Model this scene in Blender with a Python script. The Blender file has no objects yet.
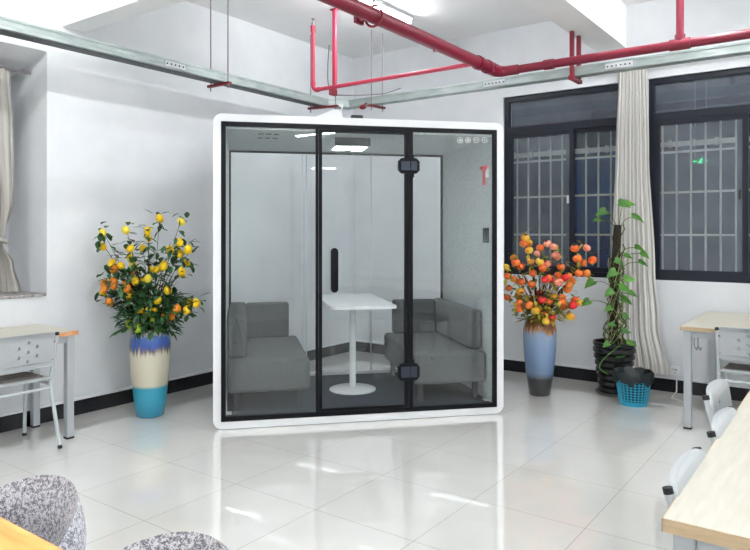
import bpy, bmesh, math, random
from mathutils import Vector, Matrix
PI = math.pi
C = bpy.context.scene.collection
random.seed(7)

# ------------------------------------------------------------------ helpers
def lin(c):
    return tuple(((v/255)/12.92 if v/255 <= .04045 else ((v/255+.055)/1.055)**2.4) for v in c) + (1.0,)

MATS = {}
def mat(name, rgb, rough=.5, metal=0., spec=.5, emit=None, estr=0., coat=0., sheen=0.):
    m = bpy.data.materials.new(name); m.use_nodes = True
    b = m.node_tree.nodes['Principled BSDF']
    b.inputs['Base Color'].default_value = lin(rgb)
    b.inputs['Roughness'].default_value = rough
    b.inputs['Metallic'].default_value = metal
    b.inputs['Specular IOR Level'].default_value = spec
    if coat: b.inputs['Coat Weight'].default_value = coat
    if sheen: b.inputs['Sheen Weight'].default_value = sheen
    if emit:
        b.inputs['Emission Color'].default_value = lin(emit); b.inputs['Emission Strength'].default_value = estr
    MATS[name] = m
    return m

def N(m, t, **kw):
    n = m.node_tree.nodes.new(t)
    for k, v in kw.items(): setattr(n, k, v)
    return n
def L(m, a, b): m.node_tree.links.new(a, b)
def bsdf(m): return m.node_tree.nodes['Principled BSDF']

def noise_color(m, a, b, scale=5., detail=4., coord='Object', stretch=None, lo=.35, hi=.65, bump=0., bscale=None):
    tc = N(m, 'ShaderNodeTexCoord'); mp = N(m, 'ShaderNodeMapping')
    L(m, tc.outputs[coord], mp.inputs['Vector'])
    if stretch: mp.inputs['Scale'].default_value = stretch
    nz = N(m, 'ShaderNodeTexNoise'); nz.inputs['Scale'].default_value = scale; nz.inputs['Detail'].default_value = detail
    L(m, mp.outputs['Vector'], nz.inputs['Vector'])
    cr = N(m, 'ShaderNodeValToRGB')
    cr.color_ramp.elements[0].position = lo; cr.color_ramp.elements[0].color = lin(a)
    cr.color_ramp.elements[1].position = hi; cr.color_ramp.elements[1].color = lin(b)
    L(m, nz.outputs['Fac'], cr.inputs['Fac']); L(m, cr.outputs['Color'], bsdf(m).inputs['Base Color'])
    if bump:
        nb = nz
        if bscale:
            nb = N(m, 'ShaderNodeTexNoise'); nb.inputs['Scale'].default_value = bscale; nb.inputs['Detail'].default_value = 3
            L(m, mp.outputs['Vector'], nb.inputs['Vector'])
        bp = N(m, 'ShaderNodeBump'); bp.inputs['Strength'].default_value = bump; bp.inputs['Distance'].default_value = .01
        L(m, nb.outputs['Fac'], bp.inputs['Height']); L(m, bp.outputs['Normal'], bsdf(m).inputs['Normal'])
    return m

def glass(name, tint, f0=.05, rough=0., haze=0.):
    m = bpy.data.materials.new(name); m.use_nodes = True
    nt = m.node_tree; nt.nodes.clear()
    out = N(m, 'ShaderNodeOutputMaterial'); mx = N(m, 'ShaderNodeMixShader')
    tr = N(m, 'ShaderNodeBsdfTransparent'); tr.inputs['Color'].default_value = tuple(tint)+(1,)
    gl = N(m, 'ShaderNodeBsdfGlossy'); gl.inputs['Roughness'].default_value = rough
    lw = N(m, 'ShaderNodeLayerWeight'); lw.inputs['Blend'].default_value = .5
    pw = N(m, 'ShaderNodeMath', operation='POWER'); pw.inputs[1].default_value = 5
    mu = N(m, 'ShaderNodeMath', operation='MULTIPLY_ADD'); mu.inputs[1].default_value = 1-f0; mu.inputs[2].default_value = f0
    L(m, lw.outputs['Facing'], pw.inputs[0]); L(m, pw.outputs[0], mu.inputs[0])
    L(m, mu.outputs[0], mx.inputs[0]); L(m, tr.outputs[0], mx.inputs[1]); L(m, gl.outputs[0], mx.inputs[2])
    if haze:  # blotchy diffuse haze painted over the pane to lift its dark tone
        df = N(m, 'ShaderNodeBsdfDiffuse'); df.inputs['Color'].default_value = (.42, .47, .55, 1)
        tc = N(m, 'ShaderNodeTexCoord'); nz = N(m, 'ShaderNodeTexNoise'); nz.inputs['Scale'].default_value = 5; nz.inputs['Detail'].default_value = 7
        L(m, tc.outputs['Object'], nz.inputs['Vector'])
        mr = N(m, 'ShaderNodeMapRange'); mr.inputs[1].default_value = .3; mr.inputs[2].default_value = .7; mr.inputs[3].default_value = haze*.6; mr.inputs[4].default_value = haze*1.6
        L(m, nz.outputs['Fac'], mr.inputs[0]); m2 = N(m, 'ShaderNodeMixShader')
        L(m, mr.outputs[0], m2.inputs[0]); L(m, mx.outputs[0], m2.inputs[1]); L(m, df.outputs[0], m2.inputs[2]); mx = m2
    L(m, mx.outputs[0], out.inputs['Surface'])
    MATS[name] = m
    return m

def tag(o, label=None, cat=None, group=None, kind=None):
    if label: o['label'] = label
    if cat: o['category'] = cat
    if group: o['group'] = group
    if kind: o['kind'] = kind
    return o
def thing(name, label, cat, loc=(0, 0, 0), rz=0., group=None, kind=None):
    o = bpy.data.objects.new(name, None); C.objects.link(o)
    o.location = loc; o.rotation_euler = (0, 0, rz); o.empty_display_size = .1
    return tag(o, label, cat, group, kind)
def minv(p):
    chain = Matrix.Identity(4); q = p
    while q is not None:
        chain = (Matrix.Translation(q.location) @ Matrix.Rotation(q.rotation_euler.z, 4, 'Z')) @ chain
        q = q.parent
    return chain.inverted()
def obj(name, bm, m, parent=None, world=False, smooth=False, angle=None):
    """link bm as one mesh object; world=True when bm is in world coordinates"""
    if world and parent is not None: bm.transform(minv(parent))
    me = bpy.data.meshes.new(name)
    bmesh.ops.recalc_face_normals(bm, faces=bm.faces[:])
    bm.to_mesh(me); bm.free()
    ms = m if isinstance(m, (list, tuple)) else [m]
    for k in ms: me.materials.append(MATS[k] if isinstance(k, str) else k)
    if smooth:
        for p in me.polygons: p.use_smooth = True
        me.set_sharp_from_angle(angle=math.radians(angle or 40))
    o = bpy.data.objects.new(name, me); C.objects.link(o)
    if parent is not None: o.parent = parent
    return o
def parts(name, bm, m, parent=None, world=False, smooth=False, angle=None):
    """every separate piece of bm becomes a part of its own"""
    left = set(bm.verts); out = []
    while left:
        v = left.pop(); isl = {v}; st = [v]
        while st:
            q = st.pop()
            for e in q.link_edges:
                w = e.other_vert(q)
                if w in left: left.discard(w); isl.add(w); st.append(w)
        nb = bmesh.new(); mp = {q: nb.verts.new(q.co) for q in sorted(isl, key=lambda q: q.index)}
        for f in {f for q in isl for f in q.link_faces}: nb.faces.new([mp[q] for q in f.verts]).material_index = f.material_index
        out.append(obj(name, nb, m, parent, world, smooth, angle))
    bm.free(); return out
def copy_tree(o, parent=None):
    c = o.copy(); C.objects.link(c)
    if parent is not None: c.parent = parent
    for ch in list(o.children): copy_tree(ch, c)
    return c

def BM(): return bmesh.new()
def box(bm, x0, x1, y0, y1, z0, z1, bevel=0., seg=2, mi=0):
    r = bmesh.ops.create_cube(bm, size=1.0); vs = r['verts']
    for v in vs:
        v.co = Vector((x0 if v.co.x < 0 else x1, y0 if v.co.y < 0 else y1, z0 if v.co.z < 0 else z1))
    fs = set(f for v in vs for f in v.link_faces)
    for f in fs: f.material_index = mi
    if bevel:
        es = list(set(e for v in vs for e in v.link_edges))
        bmesh.ops.bevel(bm, geom=es, offset=bevel, segments=seg, profile=.5, affect='EDGES', clamp_overlap=True, material=mi if mi else -1)
    return bm
def tube(bm, pts, r, n=10, cap=True, mi=0):
    pts = [Vector(p) for p in pts]
    rs = r if isinstance(r, (list, tuple)) else [r]*len(pts)
    rings = []; up = None
    for i, p in enumerate(pts):
        if i == 0: d = pts[1]-p
        elif i == len(pts)-1: d = p-pts[i-1]
        else: d = (pts[i+1]-p).normalized()+(p-pts[i-1]).normalized()
        d.normalize()
        if up is None:
            up = Vector((0, 0, 1)) if abs(d.z) < .9 else Vector((1, 0, 0))
        s = d.cross(up)
        if s.length < 1e-4: s = d.orthogonal()
        s.normalize(); up = s.cross(d).normalized()
        k = 1.0
        if 0 < i < len(pts)-1:
            c = (pts[i+1]-p).normalized().dot((p-pts[i-1]).normalized()); k = 1/max(.5, math.sqrt((1+c)/2))
        rings.append([bm.verts.new(p+(s*math.cos(a)+up*math.sin(a))*rs[i]) for a in [2*PI*j/n for j in range(n)]])
    for a, b in zip(rings, rings[1:]):
        for j in range(n):
            f = bm.faces.new((a[j], a[(j+1) % n], b[(j+1) % n], b[j])); f.material_index = mi
    if cap:
        for rg in (rings[0], rings[-1]):
            f = bm.faces.new(rg); f.material_index = mi
    return bm
def bend(pts, r=.05, n=5):
    """round the corners of a polyline"""
    P = [Vector(p) for p in pts]; out = [P[0]]
    for i in range(1, len(P)-1):
        a = (P[i-1]-P[i]); b = (P[i+1]-P[i]); q = min(r, a.length*.45, b.length*.45)
        s = P[i]+a.normalized()*q; e = P[i]+b.normalized()*q
        for k in range(n+1):
            t = k/n; out.append(s*(1-t)**2+P[i]*2*t*(1-t)+e*t*t)
    out.append(P[-1]); return out
def lathe(bm, prof, n=32, c=(0, 0, 0), cap0=True, cap1=True, mi=0):
    rings = []
    for r, z in prof:
        rings.append([bm.verts.new((c[0]+r*math.cos(2*PI*j/n), c[1]+r*math.sin(2*PI*j/n), c[2]+z)) for j in range(n)])
    for a, b in zip(rings, rings[1:]):
        for j in range(n):
            f = bm.faces.new((a[j], a[(j+1) % n], b[(j+1) % n], b[j])); f.material_index = mi
    if cap0: bm.faces.new(rings[0]).material_index = mi
    if cap1: bm.faces.new(rings[-1]).material_index = mi
    return bm
def sphere(bm, c, r, sc=(1, 1, 1), seg=12, mi=0, rot=None):
    M = Matrix.Translation(c)
    if rot is not None: M = M @ rot
    M = M @ Matrix.Diagonal((r*sc[0], r*sc[1], r*sc[2], 1))
    q = bmesh.ops.create_uvsphere(bm, u_segments=seg, v_segments=max(6, seg*2//3), radius=1, matrix=M)
    for f in set(f for v in q['verts'] for f in v.link_faces): f.material_index = mi
    return bm
def poly_prism(bm, pts, d0, d1, axis='Y', mi=0):
    """outline pts (u,v) extruded along axis between d0 and d1"""
    def P(u, v, d): return {'Y': (u, d, v), 'X': (d, u, v), 'Z': (u, v, d)}[axis]
    a = [bm.verts.new(P(u, v, d0)) for u, v in pts]; b = [bm.verts.new(P(u, v, d1)) for u, v in pts]
    bm.faces.new(a).material_index = mi; bm.faces.new(b).material_index = mi
    n = len(pts)
    for i in range(n): bm.faces.new((a[i], a[(i+1) % n], b[(i+1) % n], b[i])).material_index = mi
    return bm
def rrect(x0, x1, y0, y1, r, n=6):
    out = []
    for cx, cy, a0 in ((x1-r, y1-r, 0), (x0+r, y1-r, 90), (x0+r, y0+r, 180), (x1-r, y0+r, 270)):
        for k in range(n+1):
            a = math.radians(a0+90*k/n); out.append((cx+r*math.cos(a), cy+r*math.sin(a)))
    return out

# ------------------------------------------------------------------ materials
noise_color(mat('wall_paint', (230, 232, 234), .75, spec=.25), (226, 229, 232), (235, 237, 239), 3., 4, lo=.3, hi=.7, bump=.10, bscale=9.)
noise_color(mat('ceiling_paint', (232, 232, 233), .8, spec=.2), (242, 242, 242), (248, 248, 248), 1.5, 4, lo=.3, hi=.7)
noise_color(mat('black_tile', (14, 15, 20), .25), (10, 11, 16), (26, 28, 36), 14., 5, lo=.45, hi=.75)
noise_color(mat('stone_sill', (160, 156, 152), .45), (128, 122, 120), (188, 184, 180), 30., 6)
mat('window_metal', (26, 30, 42), .4, spec=.35)
mat('grille_paint', (236, 230, 208), .5)
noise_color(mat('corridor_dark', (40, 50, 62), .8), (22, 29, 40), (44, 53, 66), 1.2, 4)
mat('corridor_blue', (20, 92, 160), .7)
mat('booth_white', (236, 237, 238), .35)
mat('booth_black', (5, 7, 14), .45, spec=.2)
mat('hinge_grey', (56, 62, 74), .35, .6)
noise_color(mat('felt', (176, 184, 184), .95, spec=.1), (184, 192, 192), (204, 211, 211), 60., 3, bump=.1)
mat('panel_light', (196, 202, 202), .7)
noise_color(mat('carpet', (74, 84, 98), .95, spec=.1), (38, 47, 60), (64, 74, 88), 120., 3, bump=.2)
noise_color(mat('sofa_fabric', (90, 94, 94), .95, spec=.1, sheen=.1), (72, 76, 76), (104, 107, 106), 160., 3, bump=.25)
mat('dark_leg', (52, 54, 58), .5)
mat('white_gloss', (240, 242, 243), .2)
mat('dark_plastic', (26, 28, 32), .45)
mat('red_plastic', (205, 30, 45), .4)
mat('pipe_red', (122, 22, 46), .38, spec=.5)
mat('pipe_pink', (186, 50, 76), .4)
mat('bracket_red', (128, 26, 44), .45)
noise_color(mat('tray_metal', (160, 170, 168), .45, .35), (150, 162, 160), (176, 186, 183), 6., 5, stretch=(1, 1, 4))
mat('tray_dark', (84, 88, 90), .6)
mat('rod_metal', (140, 132, 136), .4, .6)
mat('lamp_body', (205, 208, 210), .4)
mat('tube_glow', (255, 255, 255), .5, emit=(250, 253, 255), estr=70.)
mat('tube_glow_soft', (255, 255, 255), .5, emit=(250, 253, 255), estr=48.)  # weaker emission so the wall near the booth tube does not blow out
mat('fill_glow', (250, 250, 250), .5, emit=(250, 252, 255), estr=10.)
mat('chair_paint', (196, 202, 204), .35, .15)
mat('chair_plastic', (180, 184, 186), .4)
noise_color(mat('seat_pad', (128, 122, 120), .8), (112, 106, 104), (140, 134, 132), 40., 3)
mat('desk_metal', (182, 186, 190), .4, .2)
mat('rubber', (30, 31, 34), .7)
mat('socket_white', (238, 240, 240), .35)
mat('cord_white', (232, 232, 228), .5)
mat('yellow_fruit', (250, 206, 20), .4)
mat('yellow_fruit_pale', (252, 226, 70), .4)
mat('orange_fruit', (240, 140, 30), .4)
mat('green_fruit', (186, 208, 40), .4)
noise_color(mat('persimmon', (240, 104, 40), .35), (240, 92, 30), (248, 140, 60), 9., 2)
noise_color(mat('persimmon_pink', (250, 140, 110), .35), (244, 122, 92), (255, 172, 148), 9., 2)
mat('persimmon_red', (228, 44, 44), .35)
noise_color(mat('persimmon_yellow', (236, 180, 50), .4), (240, 130, 40), (226, 200, 60), 12., 2)
mat('calyx', (74, 66, 34), .7)
noise_color(mat('leaf_dark', (40, 84, 46), .5), (24, 62, 34), (62, 110, 60), 14., 3)
noise_color(mat('leaf_bright', (70, 130, 40), .45), (44, 98, 28), (88, 146, 48), 10., 3)
noise_color(mat('leaf_autumn', (130, 140, 50), .5), (80, 112, 40), (196, 170, 60), 8., 3)
mat('stem_brown', (70, 48, 34), .8)
mat('stem_green', (96, 112, 56), .7)
mat('stem_pale', (196, 188, 160), .7)
noise_color(mat('coir', (38, 32, 26), .95), (22, 18, 16), (54, 46, 34), 60., 4, bump=.5)
mat('soil', (60, 44, 34), .95)
mat('pot_black', (22, 22, 24), .25)
mat('saucer_grey', (96, 94, 90), .5)
mat('basket_blue', (52, 168, 200), .4)
mat('bag_black', (24, 34, 38), .3)
mat('exit_green', (12, 60, 48), .5)
mat('exit_glow', (40, 200, 120), .5, emit=(40, 230, 130), estr=1.6)
glass('booth_glass', (.985, .996, .996), .045)
glass('rear_glass', (.985, .995, .995), .03)
glass('window_glass', (.86, .90, .94), .05, 0., .125)

glass('window_glass_clear', (.8, .86, .92), .04, 0., .04)
def wood(name, a, b, sc, scale):
    m = mat(name, a, .42)
    noise_color(m, a, b, scale, 6, stretch=sc, lo=.3, hi=.7)
    return m
wood('light_wood', (200, 195, 180), (212, 208, 195), (8, 1.0, 8), 6.)
wood('light_wood_x', (196, 190, 173), (210, 205, 190), (1.0, 8, 8), 6.)
wood('edge_wood', (186, 160, 126), (204, 180, 146), (2, 2, 10), 10.)
m = wood('orange_wood', (226, 156, 66), (246, 196, 110), (1.0, 9, 9), 5.)
wood('orange_edge', (206, 130, 80), (228, 176, 130), (2, 2, 8), 12.)

# floor tiles, 0.6 m grid
m = mat('floor_tile', (214, 211, 204), .07, spec=.9)
bsdf(m).inputs['Coat Weight'].default_value = .8; bsdf(m).inputs['Coat Roughness'].default_value = .015; bsdf(m).inputs['Coat IOR'].default_value = 1.6
tc = N(m, 'ShaderNodeTexCoord'); sx = N(m, 'ShaderNodeSeparateXYZ'); L(m, tc.outputs['Object'], sx.inputs[0])
gs = []
for ax in ('X', 'Y'):
    a = N(m, 'ShaderNodeMath', operation='MULTIPLY_ADD'); a.inputs[1].default_value = 1/.6; a.inputs[2].default_value = 100.5
    f = N(m, 'ShaderNodeMath', operation='FRACT'); s = N(m, 'ShaderNodeMath', operation='SUBTRACT'); s.inputs[1].default_value = .5
    ab = N(m, 'ShaderNodeMath', operation='ABSOLUTE'); lt = N(m, 'ShaderNodeMath', operation='LESS_THAN'); lt.inputs[1].default_value = .0033
    L(m, sx.outputs[ax], a.inputs[0]); L(m, a.outputs[0], f.inputs[0]); L(m, f.outputs[0], s.inputs[0]); L(m, s.outputs[0], ab.inputs[0]); L(m, ab.outputs[0], lt.inputs[0]); gs.append(lt)
mxm = N(m, 'ShaderNodeMath', operation='MAXIMUM'); L(m, gs[0].outputs[0], mxm.inputs[0]); L(m, gs[1].outputs[0], mxm.inputs[1])
nz = N(m, 'ShaderNodeTexNoise'); nz.inputs['Scale'].default_value = 2.5; nz.inputs['Detail'].default_value = 6; L(m, tc.outputs['Object'], nz.inputs['Vector'])
cr = N(m, 'ShaderNodeValToRGB'); cr.color_ramp.elements[0].position = .3; cr.color_ramp.elements[1].position = .7
cr.color_ramp.elements[0].color = lin((230, 229, 224)); cr.color_ramp.elements[1].color = lin((238, 237, 232)); L(m, nz.outputs['Fac'], cr.inputs['Fac'])
mc = N(m, 'ShaderNodeMix', data_type='RGBA'); L(m, mxm.outputs[0], mc.inputs[0]); L(m, cr.outputs['Color'], mc.inputs[6]); mc.inputs[7].default_value = lin((158, 154, 146))
L(m, mc.outputs[2], bsdf(m).inputs['Base Color'])
rr = N(m, 'ShaderNodeMath', operation='MULTIPLY_ADD'); rr.inputs[1].default_value = .5; rr.inputs[2].default_value = .03
L(m, mxm.outputs[0], rr.inputs[0]); L(m, rr.outputs[0], bsdf(m).inputs['Roughness'])

# tweed of the tub chairs
m = mat('tweed', (150, 150, 158), .95, spec=.1, sheen=.3)
tc = N(m, 'ShaderNodeTexCoord')
n1 = N(m, 'ShaderNodeTexNoise'); n1.inputs['Scale'].default_value = 300; n1.inputs['Detail'].default_value = 2
n2 = N(m, 'ShaderNodeTexNoise'); n2.inputs['Scale'].default_value = 110; n2.inputs['Detail'].default_value = 3
L(m, tc.outputs['Object'], n1.inputs['Vector']); L(m, tc.outputs['Object'], n2.inputs['Vector'])
ad = N(m, 'ShaderNodeMath', operation='ADD'); L(m, n1.outputs['Fac'], ad.inputs[0]); L(m, n2.outputs['Fac'], ad.inputs[1])
cr = N(m, 'ShaderNodeValToRGB'); e = cr.color_ramp.elements
e[0].position = .44; e[0].color = lin((118, 118, 130)); e[1].position = .56; e[1].color = lin((222, 222, 228))
hf = N(m, 'ShaderNodeMath', operation='MULTIPLY'); hf.inputs[1].default_value = .5; L(m, ad.outputs[0], hf.inputs[0]); L(m, hf.outputs[0], cr.inputs['Fac'])
L(m, cr.outputs['Color'], bsdf(m).inputs['Base Color'])
bp = N(m, 'ShaderNodeBump'); bp.inputs['Strength'].default_value = .5; bp.inputs['Distance'].default_value = .004; L(m, n1.outputs['Fac'], bp.inputs['Height']); L(m, bp.outputs['Normal'], bsdf(m).inputs['Normal'])

# glazed vases: colour bands by height with drips around
def vase_mat(name, h, bands, drip, noise_sc, streak=None):
    """bands: list of (fraction of height, rgb)"""
    m = mat(name, (200, 200, 200), .14, spec=.6, coat=.4)
    tc = N(m, 'ShaderNodeTexCoord'); mp = N(m, 'ShaderNodeMapping'); mp.inputs['Scale'].default_value = (1, 1, .06)
    L(m, tc.outputs['Object'], mp.inputs['Vector'])
    nz = N(m, 'ShaderNodeTexNoise'); nz.inputs['Scale'].default_value = noise_sc; nz.inputs['Detail'].default_value = 3; L(m, mp.outputs[0], nz.inputs['Vector'])
    s = N(m, 'ShaderNodeSeparateXYZ'); L(m, tc.outputs['Object'], s.inputs[0])
    zf = N(m, 'ShaderNodeMath', operation='MULTIPLY'); zf.inputs[1].default_value = 1/h; L(m, s.outputs['Z'], zf.inputs[0])
    # drips act only on the upper half
    gt = N(m, 'ShaderNodeMapRange'); gt.inputs[1].default_value = .45; gt.inputs[2].default_value = .7; L(m, zf.outputs[0], gt.inputs[0])
    nn = N(m, 'ShaderNodeMath', operation='SUBTRACT'); nn.inputs[1].default_value = .5; L(m, nz.outputs['Fac'], nn.inputs[0])
    dm = N(m, 'ShaderNodeMath', operation='MULTIPLY'); L(m, nn.outputs[0], dm.inputs[0]); L(m, gt.outputs[0], dm.inputs[1])
    ma = N(m, 'ShaderNodeMath', operation='MULTIPLY_ADD'); ma.inputs[1].default_value = drip; L(m, dm.outputs[0], ma.inputs[0]); L(m, zf.outputs[0], ma.inputs[2])
    cr = N(m, 'ShaderNodeValToRGB'); cr.color_ramp.interpolation = 'LINEAR'
    els = cr.color_ramp.elements
    els[0].position = bands[0][0]; els[0].color = lin(bands[0][1]); els[1].position = bands[-1][0]; els[1].color = lin(bands[-1][1])
    for p, c in bands[1:-1]:
        q = els.new(p); q.color = lin(c)
    L(m, ma.outputs[0], cr.inputs['Fac']); L(m, cr.outputs['Color'], bsdf(m).inputs['Base Color'])
vase_mat('vase_blue_cream', .70, [(0, (24, 140, 172)), (.33, (40, 160, 188)), (.345, (150, 170, 160)), (.36, (206, 200, 176)), (.70, (214, 208, 188)),
          (.755, (120, 104, 100)), (.79, (60, 92, 170)), (.90, (74, 112, 190)), (.93, (196, 196, 190)), (1., (176, 160, 130))], .22, 60.)
vase_mat('vase_brown_blue', .70, [(0, (22, 24, 28)), (.21, (30, 32, 36)), (.235, (70, 84, 92)), (.30, (98, 122, 152)), (.62, (124, 150, 184)), (.78, (140, 160, 184)),
          (.82, (170, 120, 70)), (.88, (120, 66, 22)), (1., (84, 46, 18))], .25, 50.)

def fabric_stripes(name, a, b, axis, freq, rough=.7):
    m = mat(name, a, rough, spec=.25)
    tc = N(m, 'ShaderNodeTexCoord'); mp = N(m, 'ShaderNodeMapping'); L(m, tc.outputs['UV'], mp.inputs['Vector'])
    mp.inputs['Scale'].default_value = (freq, .15, 1)
    nz = N(m, 'ShaderNodeTexNoise'); nz.inputs['Scale'].default_value = 1.; nz.inputs['Detail'].default_value = 3; L(m, mp.outputs[0], nz.inputs['Vector'])
    cr = N(m, 'ShaderNodeValToRGB'); cr.color_ramp.elements[0].position = .4; cr.color_ramp.elements[1].position = .6
    cr.color_ramp.elements[0].color = lin(a); cr.color_ramp.elements[1].color = lin(b)
    L(m, nz.outputs['Fac'], cr.inputs['Fac']); L(m, cr.outputs['Color'], bsdf(m).inputs['Base Color'])
fabric_stripes('curtain_silver', (196, 192, 186), (250, 248, 244), 0, 60)
fabric_stripes('curtain_grey', (160, 156, 150), (206, 202, 196), 0, 30)

# ------------------------------------------------------------------ the room
WX, WY, HC = -.90, 3.806, 3.546
XR, YF = 9.6, -5.6
tag(obj('floor', box(BM(), WX-.2, XR+.2, YF-.2, WY+.2, -.1, 0), 'floor_tile'), kind='structure')
tag(obj('ceiling', box(BM(), WX-.8, XR+.2, YF-.2, WY+.2, HC, HC+.1), 'ceiling_paint'), kind='structure')
# back wall with two window openings
W1 = (1.07, 2.30, 1.00, 2.84); W2 = (2.51, 3.98, 1.00, 2.84)
bm = BM(); y0, y1 = WY, WY+.22
box(bm, WX-.8, W1[0], y0, y1, 0, HC); box(bm, W1[1], W2[0], y0, y1, W1[2], W1[3]); box(bm, W2[1], XR+.2, y0, y1, 0, HC)
box(bm, W1[0], W2[1], y0, y1, 0, W1[2]); box(bm, W1[0], W2[1], y0, y1, W1[3], HC)
tag(obj('wall_back', bm, 'wall_paint'), kind='structure')
# left wall with the deep window recess
RY, RZ0, RZ1 = .02, .953, 2.80; RX = -1.42; RYS = -2.0
bm = BM(); xi = WX
box(bm, xi-.62, xi, RY, WY, 0, HC); box(bm, xi-.62, xi, YF, RYS, 0, HC)
box(bm, xi-.62, xi, RYS, RY, 0, RZ0)
poly_prism(bm, [(xi, RZ1), (xi, HC), (xi-.62, HC), (xi-.62, RZ1-.13)], RYS, RY, 'Y')
obj_wl = tag(obj('wall_left', bm, 'wall_paint'), kind='structure')
tag(obj('trim_1', box(BM(), xi-.60, xi+.012, RYS+.01, RY-.01, RZ0, RZ0+.02, .004), 'stone_sill'), kind='structure')
tag(obj('wall_right', box(BM(), XR, XR+.2, YF, WY, 0, HC), 'wall_paint'), kind='structure')
tag(obj('wall_front', box(BM(), WX, XR, YF-.2, YF, 0, HC), 'wall_paint'), kind='structure')
# ceiling beams
tag(obj('trim_2', box(BM(), WX, XR, .14, .33, 3.02, HC), 'ceiling_paint'), kind='structure')
tag(obj('trim_3', box(BM(), 2.05, 2.32, .33, WY, 3.15, HC), 'ceiling_paint'), kind='structure')
# black skirting with a white strip on top
for nm, a in (('baseboard_back', (WX+.012, 6., WY-.012, WY, 0, .115)), ('baseboard_left', (WX, WX+.012, -2.5, WY, 0, .115))):
    tag(obj(nm, box(BM(), *a), 'black_tile'), kind='structure')
tag(obj('trim_4', box(BM(), WX+.02, 6., WY-.02, WY, .115, .135, .004), 'wall_paint'), kind='structure')
tag(obj('trim_5', box(BM(), WX, WX+.02, -2.5, WY-.02, .115, .135, .004), 'wall_paint'), kind='structure')

# ------------------------------------------------------------------ windows and what lies beyond them
def window(name, W, split, right_w, hand):
    x0, x1, z0, z1 = W; yf = WY+.03
    r = thing(name, None, None, (x0, yf, z0), kind='structure')
    bm = BM(); t = .05
    box(bm, x0, x0+t, yf, yf+.06, z0, z1); box(bm, x1-t, x1, yf, yf+.06, z0, z1)
    box(bm, x0+t, x1-t, yf, yf+.06, z0, z0+t); box(bm, x0+t, x1-t, yf, yf+.06, z1-t, z1)
    box(bm, x0+t, x1-t, yf-.004, yf+.064, 2.45, 2.52)
    obj('frame', bm, 'window_metal', r, True)
    for i, (a, b, dy) in enumerate(((x0+t, split+.045, 0.), (split-.045, x1-t, .03))):
        bm = BM(); s = .045
        box(bm, a, a+s, yf+dy, yf+dy+.028, z0+t, 2.45); box(bm, b-s, b, yf+dy, yf+dy+.028, z0+t, 2.45)
        box(bm, a+s, b-s, yf+dy, yf+dy+.028, z0+t, z0+t+s); box(bm, a+s, b-s, yf+dy, yf+dy+.028, 2.45-s, 2.45)
        sash = obj('sash', bm, 'window_metal', r, True)
        obj('pane', box(BM(), a+s, b-s, yf+dy+.012, yf+dy+.016, z0+t+s, 2.45-s), 'window_glass_clear' if (i == 1 and name == 'window_1') else 'window_glass', sash, True)
        sash.children[0].location = (0, 0, 0)
        if i == 1: obj('catch', box(BM(), a+.012, a+.034, yf+dy-.02, yf+dy, 1.72, 1.80, .004), 'socket_white' if name == 'window_1' else 'dark_plastic', sash, True)
    obj('transom_pane', box(BM(), x0+t, x1-t, yf+.03, yf+.034, 2.52, z1-t), 'window_glass', r, True)
    bm = BM(); yb = WY+.16
    n = max(2, round((x1-x0-.1)/.118))
    for k in range(n):
        x = x0+.09+k*(x1-x0-.14)/(n-1); tube(bm, [(x, yb, z0+.01), (x, yb, 2.44)], .0095, 8)
    for z in (1.41, 1.80, 2.17): box(bm, x0+.01, x1-.01, yb-.006, yb+.006, z-.01, z+.01)
    obj('security_grille', bm, 'grille_paint', r, True)
    return r
window('window_1', W1, 1.765, 0, 1)
window('window_2', W2, 3.27, 0, 1)
# corridor outside
bm = BM(); yy = 6.4
box(bm, -.5, 7, yy, yy+.1, 0, 3.6); box(bm, -.5, 7, WY+.22, yy, -.05, 0); box(bm, -.5, 7, WY+.22, yy, 3.3, 3.4)
box(bm, -.6, -.5, WY+.22, yy, 0, 3.4); box(bm, 7, 7.1, WY+.22, yy, 0, 3.4)
tag(obj('wall_corridor', bm, 'corridor_dark'), kind='structure')
bm = BM(); box(bm, 1.22, 1.68, 5.6, 5.68, .1, 2.35, .01); box(bm, 1.19, 1.23, 5.58, 5.7, 0, 2.4); box(bm, 1.67, 1.71, 5.58, 5.7, 0, 2.4)
tag(obj('corridor_partition', bm, 'corridor_blue'), 'dark blue board standing in the corridor seen through the window left of the curtain', 'board')
for k, (xa, xb) in enumerate(((.9, 2.45), (2.5, 4.2))):
    bm = BM(); box(bm, xa, xb, 4.22, 4.25, 2.25, 2.30, .004)
    for q in range(7): box(bm, xa+.1+q*.2, xa+.13+q*.2, 4.20, 4.22, 2.24, 2.31)
    tag(obj('outdoor_rail', bm, 'grille_paint'), ('pale rail behind the grille of the window beside the booth', 'pale rail behind the grille of the window right of the curtain')[k], 'rail')
ex = thing('exit_sign_reflection', 'reflection of a small green running man sign, modelled as a glowing sign beyond the right window', 'sign', (2.810, 4.600, 2.115))  # reflected sign built as a solid board, with added rods, behind the glass
obj('sign_board', box(BM(), 2.735, 2.885, 4.602, 4.612, 2.110, 2.165), 'exit_green', ex, True)
bm = BM()
sphere(bm, (2.820, 4.597, 2.157), .009, seg=8); tube(bm, [(2.815, 4.597, 2.148), (2.805, 4.597, 2.130), (2.820, 4.597, 2.117)], .006, 6)
tube(bm, [(2.805, 4.597, 2.130), (2.790, 4.597, 2.117)], .006, 6); tube(bm, [(2.830, 4.597, 2.140), (2.800, 4.597, 2.142)], .003, 6)
obj('running_figure', bm, 'exit_glow', ex, True)
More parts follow.
